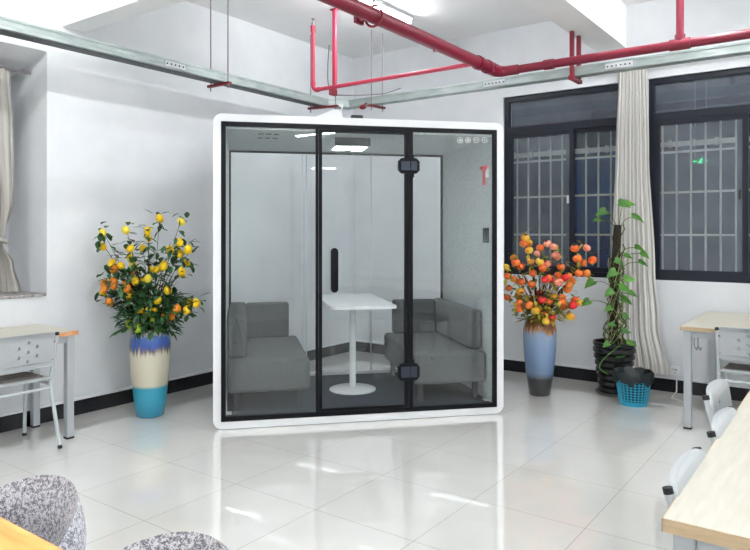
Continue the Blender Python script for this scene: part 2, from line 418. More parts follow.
for sg in (-1, 1):
    bm = BM(); cx = 2.81+sg*.048; tube(bm, [(cx-.016, 4.597, 2.137), (cx+.016, 4.597, 2.137)], .0045, 6); tube(bm, [(cx+sg*.006, 4.597, 2.147), (cx+sg*.017, 4.597, 2.137), (cx+sg*.006, 4.597, 2.127)], .003, 6)
    obj('arrow', bm, 'exit_glow', ex, True)
bm = BM(); tube(bm, [(2.760, 4.605, 2.15), (2.760, 4.605, 3.30)], .004, 6); tube(bm, [(2.860, 4.605, 2.150), (2.860, 4.605, 3.30)], .004, 6)
parts('hanging_rod', bm, 'rod_metal', ex, True)

# recess window (mostly outside the frame)
r = thing('window_3', None, None, (RX, -1.0, 1.0), kind='structure')
bm = BM(); xw = xi-.60
for a in ((RYS+.02, RYS+.07, 1.0, 2.64), (RY-.65, RY-.60, 1.0, 2.64)): box(bm, xw, xw+.05, a[0], a[1], a[2], a[3])
box(bm, xw, xw+.05, RYS+.07, RY-.65, 1.0, 1.05); box(bm, xw, xw+.05, RYS+.07, RY-.65, 2.59, 2.64)
obj('frame', bm, 'window_metal', r, True)
obj('pane', box(BM(), xw+.02, xw+.024, RYS+.07, RY-.65, 1.05, 2.59), 'window_glass', r, True)
bm = BM(); box(bm, xw-.06, xw, RYS, RY, RZ0-.1, RZ1+.1)
tag(obj('trim_6', bm, 'wall_paint'), kind='structure')

# ------------------------------------------------------------------ curtains
def curtain(name, zs, folds, m, along, depth0, amp, label, rings=True, flat=1.):
    """zs: list of (z, s0, s1, depth shift); along 'X' or 'Y'"""
    zs = sorted(zs); bm = BM(); uvl = bm.loops.layers.uv.new('UVMap')
    nu, nz = folds*10, 60; g = []
    for j in range(nz+1):
        z = zs[0][0]+(zs[-1][0]-zs[0][0])*j/nz
        for a, b in zip(zs, zs[1:]):
            if a[0] <= z <= b[0]+1e-9: break
        t = (z-a[0])/(b[0]-a[0]); t = t*t*(3-2*t)
        s0 = a[1]+(b[1]-a[1])*t; s1 = a[2]+(b[2]-a[2])*t; dd = a[3]+(b[3]-a[3])*t
        row = []
        for i in range(nu+1):
            u = i/nu; ph = u*folds*2*PI+.5*math.sin(u*11)+.25*math.sin(z*3+u*5)
            s = s0+(s1-s0)*(u+.10/folds*math.sin(2*ph))
            d = depth0+dd+amp*(math.sin(ph)+.25*math.sin(2.3*ph+z*2))
            row.append(bm.verts.new((s, d, z) if along == 'X' else (d, s, z)))
        g.append(row)
    for j in range(nz):
        for i in range(nu):
            f = bm.faces.new((g[j][i], g[j][i+1], g[j+1][i+1], g[j+1][i]))
            for lp, (uu, vv) in zip(f.loops, ((i, j), (i+1, j), (i+1, j+1), (i, j+1))): lp[uvl].uv = (uu/nu, vv/nz)
    return bm
t = thing('window_curtain', 'striped silver curtain gathered between the two back windows', 'curtain', (2.38, 3.74, .17))
bm = curtain('c', [(2.93, 2.262, 2.520, 0), (2.2, 2.238, 2.54, 0), (1.1, 2.20, 2.59, 0), (.6, 2.16, 2.63, .0), (.165, 2.16, 2.715, -.02)], 9, None, 'X', WY-.062, .014, '')
obj('curtain_cloth', bm, 'curtain_silver', t, True, True, 180)
bm = BM(); box(bm, 1.9, 3.9, WY-.07, WY-.045, 2.935, 2.955, .004)
obj('curtain_rail', bm, 'socket_white', t, True)
bm = BM()
for k in range(8): tube(bm, [(2.275+k*.034, WY-.058, 2.925), (2.275+k*.034, WY-.058, 2.945)], .006, 6)
parts('curtain_hook', bm, 'rod_metal', t, True)
t = thing('recess_curtain', 'grey curtain tied back in the deep window recess at left', 'curtain', (-1.14, -.3, .98))
bm = curtain('c', [(2.66, -.85, -.125, 0), (2.2, -.8, -.10, .0), (1.68, -.62, -.10, 0), (1.40, -.36, -.185, .02), (1.34, -.34, -.20, .02), (1.2, -.40, -.12, .02), (.985, -.48, -.07, .03)], 7, None, 'Y', -1.13, .025, '')
obj('curtain_cloth', bm, 'curtain_grey', t, True, True, 180)
bm = BM(); pts = []
for k in range(17):
    a = 2*PI*k/16; pts.append((-1.11+.062*math.cos(a), -.27+.095*math.sin(a), 1.37+.012*math.cos(a*2)))
tube(bm, pts, .014, 8, cap=False); obj('tieback', bm, 'curtain_grey', t, True, True)
bm = BM(); tube(bm, [(-1.13, RYS+.02, 2.665), (-1.13, RY-.01, 2.665)], .011, 8); obj('curtain_rod', bm, 'rod_metal', t, True)

# ------------------------------------------------------------------ lights
def batten(x, yc, label, group=None, proto=[]):
    if not proto:
        t = thing('tube_light', label, 'light', (x, yc, HC), 0, group)
        bm = BM(); box(bm, -.035, .035, -.61, .61, -.035, 0, .006); obj('lamp_housing', bm, 'lamp_body', t)
        bm = BM(); box(bm, -.02, .02, -.60, -.585, -.07, -.035); box(bm, -.02, .02, .585, .60, -.07, -.035); parts('tube_holder', bm, 'lamp_body', t)
        obj('lamp_tube', tube(BM(), [(0, -.585, -.055), (0, .585, -.055)], .014, 8), 'tube_glow', t)
        proto.append(t); return t
    c = copy_tree(proto[0]); c.location = (x, yc, HC); c['label'] = label
    if group: c['group'] = group
    return c
bt0 = batten(.52, 2.28, 'ceiling tube light over the booth beside the large red pipe')
for x in (.52, 3.05, 5.6, 8.1):
    for y in (2.28, -.92, -4.1):
        if x == .52 and y == 2.28: continue
        batten(x+(.14 if x == 3.05 else 0), y, 'ceiling tube light over the rest of the room outside the picture', 'tube lights over the rest of the room')

lt = [c for c in bt0.children if c.name.startswith('lamp_tube')][0]; lt.data = lt.data.copy(); lt.data.materials[0] = MATS['tube_glow_soft']
cl_ = batten(3.2, 5.1, 'unseen tube light added to brighten the corridor beyond the windows'); cl_.rotation_euler.z = PI/2; cl_.location.z = 3.3  # added lamp, mostly hidden, that lifts the dark corridor
lt = [c for c in cl_.children if c.name.startswith('lamp_tube')][0]; lt.data = lt.data.copy(); lt.data.materials[0] = mat('corridor_fill_glow', (255, 255, 255), .5, emit=(235, 242, 255), estr=16.)
# ------------------------------------------------------------------ pipes and cable tray
t = thing('sprinkler_main', 'thick dark red sprinkler pipe under the ceiling with an elbow', 'pipe', (1.59, 2.6, 2.80))
obj('pipe_run', tube(BM(), bend([(1.59, -3.2, 2.80), (1.59, 2.47, 2.80)], .1), .048, 20), 'pipe_red', t, True, True)
obj('reducer_elbow', tube(BM(), bend([(1.59, 2.44, 2.80), (1.59, 2.62, 2.80), (1.78, 2.62, 2.80)], .09, 7), [.060]*3+[.054]*3+[.046]*2+[.044]+[.044], 18) if False else
    tube(BM(), bend([(1.59, 2.44, 2.80), (1.59, 2.62, 2.80), (1.76, 2.62, 2.80)], .09, 7), [.055, .054, .052, .050, .048, .047, .045, .043, .042, .042], 18), 'pipe_red', t, True, True)
obj('pipe_run', tube(BM(), [(1.74, 2.62, 2.80), (6.5, 2.62, 2.80)], .034, 16), 'pipe_red', t, True, True)
for p in ((1.59, 2.40, 0), (1.59, 2.24, 0)): obj('coupling', tube(BM(), [(p[0], p[1]-.03, 2.80), (p[0], p[1]+.03, 2.80)], .057, 18), 'pipe_red', t, True, True)
obj('coupling', tube(BM(), [(1.99, 2.62, 2.80), (2.07, 2.62, 2.80)], .042, 16), 'pipe_red', t, True, True)
obj('drain_plug', tube(BM(), [(1.59, 1.55, 2.74), (1.59, 1.55, 2.76)], .014, 8), 'pipe_red', t, True)
t = thing('pipe_riser', 'vertical red pipe rising from the sprinkler line above the right window', 'pipe', (3.02, 2.62, 2.84))
obj('riser_tube', tube(BM(), [(3.02, 2.62, 2.85), (3.02, 2.62, HC)], .027, 14), 'pipe_red', t, True, True)
obj('tee', tube(tube(BM(), [(2.95, 2.62, 2.80), (3.09, 2.62, 2.80)], .042, 16), [(3.02, 2.62, 2.80), (3.02, 2.62, 2.87)], .036, 14), 'pipe_red', t, True, True)
t = thing('sprinkler_branch', 'thin bright red pipe above the booth turning up at its left end', 'pipe', (-.18, 2.24, 2.80))
obj('pipe_run', tube(BM(), bend([(1.54, 2.24, 2.80), (-.18, 2.24, 2.80), (-.18, 2.24, 3.42)], .05), .0185, 12), 'pipe_pink', t, True, True)
obj('sprinkler_head', lathe(BM(), [(.012, 0), (.014, .03), (.006, .035), (.006, .06), (.016, .065), (.016, .07)], 12, (-.18, 2.24, 3.42)), 'rod_metal', t, True, True)
for p in ((-.18, 2.24, 2.84), ): obj('coupling', tube(BM(), [(p[0], p[1], 2.84), (p[0], p[1], 2.88)], .024, 12), 'pipe_pink', t, True, True)
obj('coupling', tube(BM(), [(-.14, 2.24, 2.80), (-.10, 2.24, 2.80)], .024, 12), 'pipe_pink', t, True, True)
obj('coupling', tube(BM(), [(-.18, 2.24, 3.36), (-.18, 2.24, 3.42)], .024, 12), 'pipe_pink', t, True, True)
# branch hanger
t = thing('pipe_hanger', 'pinkish red flat hanger holding the thin pipe over the booth', 'pipe hanger', (.06, 2.28, 2.74))
bm = BM(); box(bm, .04, .075, 2.262, 2.292, 2.735, HC-.01, .002); obj('hanger_strap', bm, 'pipe_pink', t, True)
bm = BM(); box(bm, .02, .095, 2.25, 2.30, HC-.012, HC, .002); obj('ceiling_plate', bm, 'bracket_red', t, True)
bm = BM(); box(bm, .038, .077, 2.215, 2.296, 2.725, 2.78, .004); obj('pipe_clip', bm, 'bracket_red', t, True)
# clamp on the main pipe
t = thing('pipe_clamp', 'dark red clamp hanging the thick pipe from the ceiling', 'pipe clamp', (1.59, .78, 2.8))
bm = BM(); pts = [(1.59+.066*math.cos(2*PI*k/20), .80, 2.80+.066*math.sin(2*PI*k/20)) for k in range(21)]
tube(bm, pts, .008, 8, cap=False); obj('clamp_ring', bm, 'bracket_red', t, True, True)
bm = BM(); box(bm, 1.49, 1.515, .72, .80, 2.755, 2.845, .004); box(bm, 1.515, 1.54, .74, .78, 2.77, 2.83); obj('clamp_block', bm, 'bracket_red', t, True)
bm = BM(); tube(bm, [(1.59, .80, 2.866), (1.59, .80, HC)], .007, 8); obj('rod', bm, 'rod_metal', t, True)

# cable tray along both walls
t = thing('cable_tray', 'grey-green metal cable tray hung along both walls', 'cable tray', (-.55, 3.05, 2.78))
def tray_section(a, b, w, h, z, vertical):
    bm = BM(); x0, x1, y0_, y1_ = a[0], b[0], a[1], b[1]
    box(bm, x0, x1, y0_, y1_, z, z+h, .004, 1)
    if vertical:
        box(bm, x0-.006, x1+.006, y0_, y1_, z+h-.012, z+h+.004); box(bm, x1, x1+.003, y0_, y1_, z+.028, z+.034)
    else:
        box(bm, x0, x1, y0_-.006, y1_+.006, z+h-.012, z+h+.004)
    return bm
obj('tray_section', tray_section((-.62, -5.2), (-.50, 2.86), 0, .075, 2.775, True), 'tray_metal', t, True)
obj('tray_section', tray_section((-.36, 3.03), (6.5, 3.13), 0, .075, 2.775, False), 'tray_metal', t, True)
bm = BM(); poly_prism(bm, [(-.62, 2.86), (-.50, 2.86), (-.36, 3.03), (-.36, 3.13), (-.45, 3.13)], 2.776, 2.85, 'Z')
obj('corner_section', bm, 'tray_metal', t, True)
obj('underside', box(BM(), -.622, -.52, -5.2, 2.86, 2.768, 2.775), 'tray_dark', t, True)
def joint(x0, x1, y0_, y1_):
    bm = BM(); box(bm, x0, x1, y0_, y1_, 2.79, 2.835, .003); 
    return bm
for a in ((-.502, -.492, .78, .98),): 
    j = obj('splice_plate', joint(*a), 'lamp_body', t, True)
    bm = BM()
    for k in range(5): sphere(bm, (-.490, .80+k*.04, 2.812), .008, seg=6)
    parts('bolt', bm, 'tray_dark', j, True)
for xa in (1.24, 2.36):
    j = obj('splice_plate', joint(xa, xa+.22, 3.022, 3.032), 'lamp_body', t, True)
    bm = BM()
    for k in range(6): sphere(bm, (xa+.02+k*.036, 3.018, 2.812), .008, seg=6)
    parts('bolt', bm, 'tray_dark', j, True)
def tray_hanger(p0, p1, label):
    a, b = Vector((*p0, 0)), Vector((*p1, 0)); t = thing('tray_hanger', label, 'tray hanger', ((a.x+b.x)/2, (a.y+b.y)/2, 2.74), 0, 'threaded rod hangers of the cable tray')
    bm = BM(); d = (b-a).normalized(); s = Vector((-d.y, d.x, 0))*.018
    q = [a-d*.03-s, b+d*.03-s, b+d*.03+s, a-d*.03+s]
    poly_prism(bm, [(v.x, v.y) for v in q], 2.745, 2.765, 'Z'); obj('cross_bar', bm, 'bracket_red', t, True)
    for v in (a, b): obj('rod', tube(BM(), [(v.x, v.y, 2.71), (v.x, v.y, HC)], .0055, 8), 'rod_metal', t, True)
tray_hanger((-.68, 1.41), (-.45, 1.41), 'pair of threaded rods with a dark red bar under the tray on the left wall')
tray_hanger((-.66, 2.75), (-.36, 2.80), 'pair of threaded rods with a red bar under the tray near the room corner')
tray_hanger((-.04, 3.00), (-.02, 3.17), 'pair of threaded rods with a red bar under the tray right of the corner')
t = thing('strut_hanger', 'red channel bracket dropping from the beam to hold the cable tray', 'bracket', (2.09, 3.1, 2.74))
for y in (2.99, 3.16): obj('strut_post', box(BM(), 2.075, 2.105, y-.018, y+.018, 2.74, 3.15), 'bracket_red', t, True)
obj('strut_foot', box(BM(), 2.07, 2.11, 2.95, 3.2, 2.735, 2.768, .003), 'bracket_red', t, True)
t = thing('sprinkler_bell', 'small dark red round cap under the cable tray at the corner', 'cap', (-.13, 2.97, 2.72))
M = Matrix.Translation((-.13, 2.97, 2.745)); bm = BM(); sphere(bm, (-.13, 2.97, 2.745), .04, (1.1, .6, .65), 14); obj('cap_body', bm, 'bracket_red', t, True, True)
obj('cap_stem', tube(BM(), [(-.13, 2.97, 2.75), (-.13, 3.03, 2.80)], .008, 8), 'bracket_red', t, True)
bm = BM(); pts = [(-.42, 2.77, 3.40), (-.44, 2.77, 3.2), (-.45, 2.78, 3.0), (-.40, 2.8, 2.88), (-.30, 2.86, 2.87), (-.15, 2.95, 2.868), (.1, 3.05, 2.87), (.3, 3.04, 2.90)]
tube(bm, bend(pts, .06, 3), .006, 6); tag(obj('loose_cable', bm, 'rod_metal'), 'thin grey cable dropping from the ceiling and lying over the tray corner', 'cable')
bm = BM(); tube(bm, bend([(-.26, 2.80, 2.76), (-.24, 2.72, 2.60), (-.18, 2.55, 2.45), (-.16, 2.40, 2.31)], .05, 3), .006, 6)
tag(obj('booth_cable', bm, 'cord_white'), 'white cable coming down from the tray to the booth roof', 'cable')

# ------------------------------------------------------------------ the booth
BA = Vector((.292, .609, 0)); BR = math.radians(47.43); W, H, D = 2.231, 2.295, 1.36
booth = thing('acoustic_booth', 'large white acoustic meeting booth with black-edged glass front', 'booth', BA, BR)
def ring(bm, outer, inner, y0, y1):
    n = len(outer)
    V = [[bm.verts.new((u, y, v)) for u, v in P] for P in (outer, inner) for y in (y0, y1)]
    oa, ob, ia, ib = V
    for i in range(n):
        j = (i+1) % n
        bm.faces.new((oa[i], oa[j], ia[j], ia[i])); bm.faces.new((ob[i], ib[i], ib[j], ob[j]))
        bm.faces.new((oa[i], ob[i], ob[j], oa[j])); bm.faces.new((ia[i], ia[j], ib[j], ib[i]))
    return bm
bm = ring(BM(), rrect(0, W, 0.004, H, .065, 8), rrect(.056, W-.056, .058, H-.056, .012, 8), 0, D)
bmesh.ops.bevel(bm, geom=[e for e in bm.edges if abs(e.verts[0].co.y) < 1e-5 and abs(e.verts[1].co.y) < 1e-5 and (min(abs(e.verts[0].co.x), abs(e.verts[0].co.x-W), abs(e.verts[0].co.z-.004), abs(e.verts[0].co.z-H)) < .05)
      and not (.05 < e.verts[0].co.x < W-.05 and .05 < e.verts[0].co.z < H-.05)], offset=.008, segments=2, affect='EDGES') if False else None
obj('shell', bm, 'booth_white', booth, False, True, 30)
gx0, gx1, gz0, gz1 = .056, W-.056, .058, H-.056
obj('side_lining', box(BM(), gx0, gx0+.035, .02, D-.03, gz0, gz1), 'felt', booth)
obj('side_lining', box(BM(), gx1-.035, gx1, .02, D-.03, gz0, gz1), 'felt', booth)
obj('carpet', box(BM(), gx0+.035, gx1-.035, .02, D-.03, gz0, .085), 'carpet', booth)
cl = obj('ceiling_panel', box(BM(), gx0+.035, gx1-.035, .02, D-.03, 2.19, gz1), 'felt', booth)
for i in range(3):
    for j in range(2):
        obj('vent_slot', box(BM(), .33+i*.058, .37+i*.058, .22+j*.22, .25+j*.22, 2.186, 2.191, .001), 'dark_plastic', cl)
# front black frame and panes
bm = BM(); b = .034; yf0, yf1 = -.004, .02
box(bm, gx0, gx0+b, yf0, yf1, gz0, gz1); box(bm, gx1-b, gx1, yf0, yf1, gz0, gz1)
box(bm, gx0+b, gx1-b, yf0, yf1, gz0, gz0+b); box(bm, gx0+b, gx1-b, yf0, yf1, gz1-b, gz1)
box(bm, .744, .7645, yf0, yf1, gz0+b, gz1-b); box(bm, 1.461, 1.492, yf0, yf1, gz0+b, gz1-b)
obj('front_frame', bm, 'booth_black', booth)
obj('glass_panel', box(BM(), gx0+b, .744, .004, .012, gz0+b, gz1-b), 'booth_glass', booth)
gp = obj('glass_panel', box(BM(), 1.492, gx1-b, .004, .012, gz0+b, gz1-b), 'booth_glass', booth)
dx0, dx1, dz0, dz1 = .768, 1.458, gz0+b+.003, gz1-b-.003
bm = BM(); s = .024
box(bm, dx0, dx0+s, yf0, yf1, dz0, dz1); box(bm, dx1-s-.008, dx1, yf0, yf1, dz0, dz1)
box(bm, dx0+s, dx1-s, yf0, yf1, dz0, dz0+.02); box(bm, dx0+s, dx1-s, yf0, yf1, dz1-.02, dz1)
door = obj('glass_door', bm, 'booth_black', booth)
obj('door_pane', box(BM(), dx0+s, dx1-s-.008, .004, .012, dz0+.02, dz1-.02), 'booth_glass', door)
def capsule(x0, x1, z0, z1, n=8): return rrect(x0, x1, z0, z1, (x1-x0)/2-.0005, n)
bm = BM(); poly_prism(bm, capsule(.852, .908, .985, 1.316), -.045, -.030, 'Y'); box(bm, .868, .892, -.030, .004, 1.02, 1.05); box(bm, .868, .892, -.030, .004, 1.25, 1.28)
obj('handle', bm, 'booth_black', door, smooth=True, angle=35)
for z0, z1 in ((1.882, 2.001), (.300, .430)):
    x0, x1 = 1.372, 1.542; c = .026
    P = [(x0+c, z0), (x1-c, z0), (x1, z0+c), (x1, z1-c), (x1-c, z1), (x0+c, z1), (x0, z1-c), (x0, z0+c)]
    hg = obj('hinge', poly_prism(BM(), P, -.016, -.004, 'Y'), 'booth_black', door)
    bm = BM(); box(bm, x0+.022, 1.466, -.022, -.016, z0+.024, z1-.024, .004); box(bm, 1.470, x1-.022, -.022, -.016, z0+.024, z1-.024, .004)
    parts('hinge_plate', bm, 'hinge_grey', hg)
    bm = BM(); box(bm, 1.44, 1.50, -.012, -.004, z0-.03, z1+.03, .004); obj('hinge_neck', bm, 'booth_black', hg)
for k in range(4):
    bm = BM(); cx, cz = 1.871+k*.067, 2.150+k*.0025
    tube(bm, [(cx+.021*math.cos(2*PI*j/20), .002, cz+.021*math.sin(2*PI*j/20)) for j in range(21)], .0028, 6, cap=False)
    if k in (0, 3): sphere(bm, (cx, .002, cz), .007, seg=8)
    if k == 1:
        for a in (0, 1, 2): tube(bm, [(cx-.013*math.cos(a*PI/3), .002, cz-.013*math.sin(a*PI/3)), (cx+.013*math.cos(a*PI/3), .002, cz+.013*math.sin(a*PI/3))], .003, 6)
    if k == 2: tube(bm, [(cx-.009, .002, cz-.009), (cx-.009, .002, cz+.006), (cx+.009, .002, cz+.006), (cx+.009, .002, cz-.009)], .002, 6)
    obj('icon_decal', bm, 'socket_white', gp)
# rear glass wall
yr = D-.05; rx0, rx1, rz0, rz1 = gx0+.037, gx1-.037, .085, 2.188
bm = BM(); b2 = .018
box(bm, rx0, rx0+b2, yr, yr+.02, rz0, rz1); box(bm, rx1-b2, rx1, yr, yr+.02, rz0, rz1); box(bm, rx0+b2, rx1-b2, yr, yr+.02, rz1-b2, rz1)
obj('rear_frame', bm, 'booth_black', booth)
obj('rear_sill', box(BM(), rx0+b2, rx1-b2, yr-.01, yr+.025, rz0, rz0+.03, .003), 'booth_white', booth)
js = (.805, 1.425); xs = [rx0+b2, js[0], js[1], rx1-b2]
for a, c in zip(xs, xs[1:]): obj('rear_pane', box(BM(), a+.004, c-.004, yr+.006, yr+.014, rz0+.03, rz1-b2), 'rear_glass', booth)
bm = BM(); 
for j in js: box(bm, j-.005, j+.005, yr+.003, yr+.017, rz0+.03, rz1-b2)
box(bm, js[0]-.042, js[0]-.036, yr+.003, yr+.017, rz0+.03, rz1-b2)
parts('joint_strip', bm, 'lamp_body', booth)
# inside fittings
u = obj('ventilation_unit', box(BM(), .93, 1.22, .31, .62, 2.124, 2.19, .004), 'booth_white', booth)
obj('unit_front', box(BM(), .932, 1.218, .300, .311, 2.126, 2.189, .002), 'dark_plastic', u)
obj('fill_panel', box(BM(), .95, 1.20, .36, .58, 2.120, 2.125), 'fill_glow', u)  # underside made to glow, added to brighten the booth interior
obj('motion_sensor', lathe(BM(), [(.03, 0), (.028, -.012), (.012, -.018)], 16, (1.06, .47, 2.120)), 'white_gloss', u, smooth=True)
xw_ = gx1-.035
sp = obj('control_panel', box(BM(), xw_-.012, xw_, .075, .19, 1.35, 1.47, .004), 'hinge_grey', booth)
for k in range(2): obj('socket_face', box(BM(), xw_-.016, xw_-.012, .088+k*.048, .128+k*.048, 1.375, 1.445, .002), 'dark_plastic', sp)
for x0, x1 in ((gx0+.035, gx0+.075), (gx1-.085, gx1-.035)):
    bm = BM(); box(bm, x0, x1, .03, .10, .10, .106); poly_prism(bm, [(.03, .10), (.10, .10), (.085, .19), (.03, .19)], x0 if x0 < 1 else x1-.006, x0+.006 if x0 < 1 else x1, 'X')
    obj('corner_reflection', bm, 'panel_light', booth)  # solid plates shaped to imitate pale reflections at the front corners
hm = thing('emergency_hammer', 'red emergency hammer in a white holder on the booth side wall', 'hammer', booth.matrix_basis @ Vector((0, 0, 0)) if False else (Matrix.Translation(BA) @ Matrix.Rotation(BR, 4, 'Z')) @ Vector((xw_, .11, 1.85)), BR)
obj('holder', box(BM(), -.022, 0, -.03, .03, .02, .11, .005), 'socket_white', hm)
bm = BM(); tube(bm, [(-.034, -.01, -.04), (-.034, .0, .10)], [.011, .009], 10); tube(bm, [(-.034, -.045, .10), (-.034, .045, .10)], .017, 12); obj('hammer_body', bm, 'red_plastic', hm, smooth=True)
# small items on the booth roof
def bw(x, y, z): return (Matrix.Translation(BA) @ Matrix.Rotation(BR, 4, 'Z')) @ Vector((x, y, z))
t = thing('roof_box', 'small black box on top of the booth', 'box', bw(1.07, .09, H), BR)
obj('box_body', box(BM(), -.045, .045, -.03, .03, 0, .035, .005), 'dark_plastic', t)
t = thing('roof_cover', 'low white wedge-shaped cover on top of the booth', 'cover', bw(.86, .12, H), BR)
obj('cover_body', poly_prism(BM(), [(-.13, 0), (.10, 0), (.09, .06), (.03, .075)], -.05, .05, 'Y'), 'booth_white', t)

# sofas inside the booth (booth coordinates)
def sofa(x0, x1, side, label):
    t = thing('booth_sofa', label, 'sofa', bw((x0+x1)/2, .68, .085), BR, None)
    ox, oy, oz = (x0+x1)/2, .68, .085
    def B(a, b, c, d, e, f, bev): return box(BM(), a-ox, b-ox, c-oy, d-oy, e-oz, f-oz, bev, 4)
    obj('seat', B(x0, x1, .10, 1.27, .230, .480, .038), 'sofa_fabric', t, smooth=True, angle=60)
    if side < 0: obj('backrest', B(x0+.004, x0+.15, .20, 1.26, .477, .80, .028), 'sofa_fabric', t, smooth=True, angle=60)
    else: obj('backrest', B(x1-.115, x1-.004, .20, 1.26, .477, .80, .028), 'sofa_fabric', t, smooth=True, angle=60)
    if side < 0: obj('end_cushion', B(x0+.147, x1-.085, 1.15, 1.26, .477, .795, .024), 'sofa_fabric', t, smooth=True, angle=60)
    else: obj('end_cushion', B(x0+.075, x1-.112, 1.15, 1.26, .477, .795, .024), 'sofa_fabric', t, smooth=True, angle=60)
    for xx in (x0+.07, x1-.07):
        for yy_ in (.20, 1.18): obj('leg', box(BM(), xx-.02-ox, xx+.02-ox, yy_-.02-oy, yy_+.02-oy, 0, .147, .003), 'dark_leg', t)
sofa(.095, .715, -1, 'grey fabric sofa on the left inside the booth')
sofa(1.535, 2.135, 1, 'grey fabric sofa on the right inside the booth')
t = thing('pedestal_table', 'white pedestal table with round foot between the booth sofas', 'table', bw(1.14, .69, .085), BR)
bm = BM(); poly_prism(bm, rrect(-.26, .27, -.53, .56, .045, 6), .747, .770, 'Z'); obj('tabletop', bm, 'white_gloss', t, smooth=True, angle=30)
obj('column', tube(BM(), [(0, 0, .01), (0, 0, .747)], .028, 20), 'white_gloss', t, smooth=True)
obj('foot', lathe(BM(), [(.20, 0), (.20, .008), (.19, .013), (.03, .022)], 40), 'white_gloss', t, smooth=True)

# ------------------------------------------------------------------ vases and bouquets
RV = Vector((.81, .587, 0)); FV = Vector((-.587, .81, 0))
def vase(loc, h, prof, m, label):
    t = thing('floor_vase', label, 'vase', loc)
    inner = [(r-.012, z) for r, z in reversed(prof[2:])]
    obj('vase_body', lathe(BM(), prof+inner, 48, cap0=True, cap1=True), m, t, smooth=True, angle=60)
    return t
VL, VR = Vector((-.425, .59, 0)), Vector((1.79, 3.02, 0))
vase(VL, .69, [(.095, 0), (.108, .008), (.122, .12), (.134, .235), (.147, .37), (.154, .48), (.155, .56), (.150, .61), (.142, .65), (.134, .675), (.130, .685)], 'vase_blue_cream', 'tall glazed vase in turquoise, cream and blue by the left wall')
vase(VR, .69, [(.085, 0), (.094, .008), (.106, .10), (.118, .18), (.134, .32), (.144, .45), (.146, .53), (.143, .58), (.132, .63), (.120, .665), (.116, .685)], 'vase_brown_blue', 'tall glazed vase in brown, grey-blue and black under the window')

def leaf(bm, p, d, up, l, w, mi=0, fold=.25):
    d = d.normalized(); s = d.cross(up)
    if s.length < 1e-3: s = d.orthogonal()
    s.normalize(); n = s.cross(d).normalized()
    pr = [(0, 0), (.2, .62), (.5, 1.), (.8, .6), (1., 0)]
    mid = [bm.verts.new(p+d*l*a-n*(l*.18*a*a)) for a, _ in pr]
    for sg in (-1, 1):
        e = [mid[0]]+[bm.verts.new(p+d*l*a+s*(sg*w*.5*b)+n*(fold*w*.5*b)-n*(l*.18*a*a)) for a, b in pr[1:-1]]+[mid[-1]]
        for i in range(4):
            q = [mid[i], mid[i+1], e[i+1], e[i]]; q = [v for k, v in enumerate(q) if v not in q[:k]]
            if len(q) >= 3: bm.faces.new(q).material_index = mi
def rv(rnd): 
    v = Vector((rnd.gauss(0, 1), rnd.gauss(0, 1), rnd.gauss(0, 1))); return v.normalized()
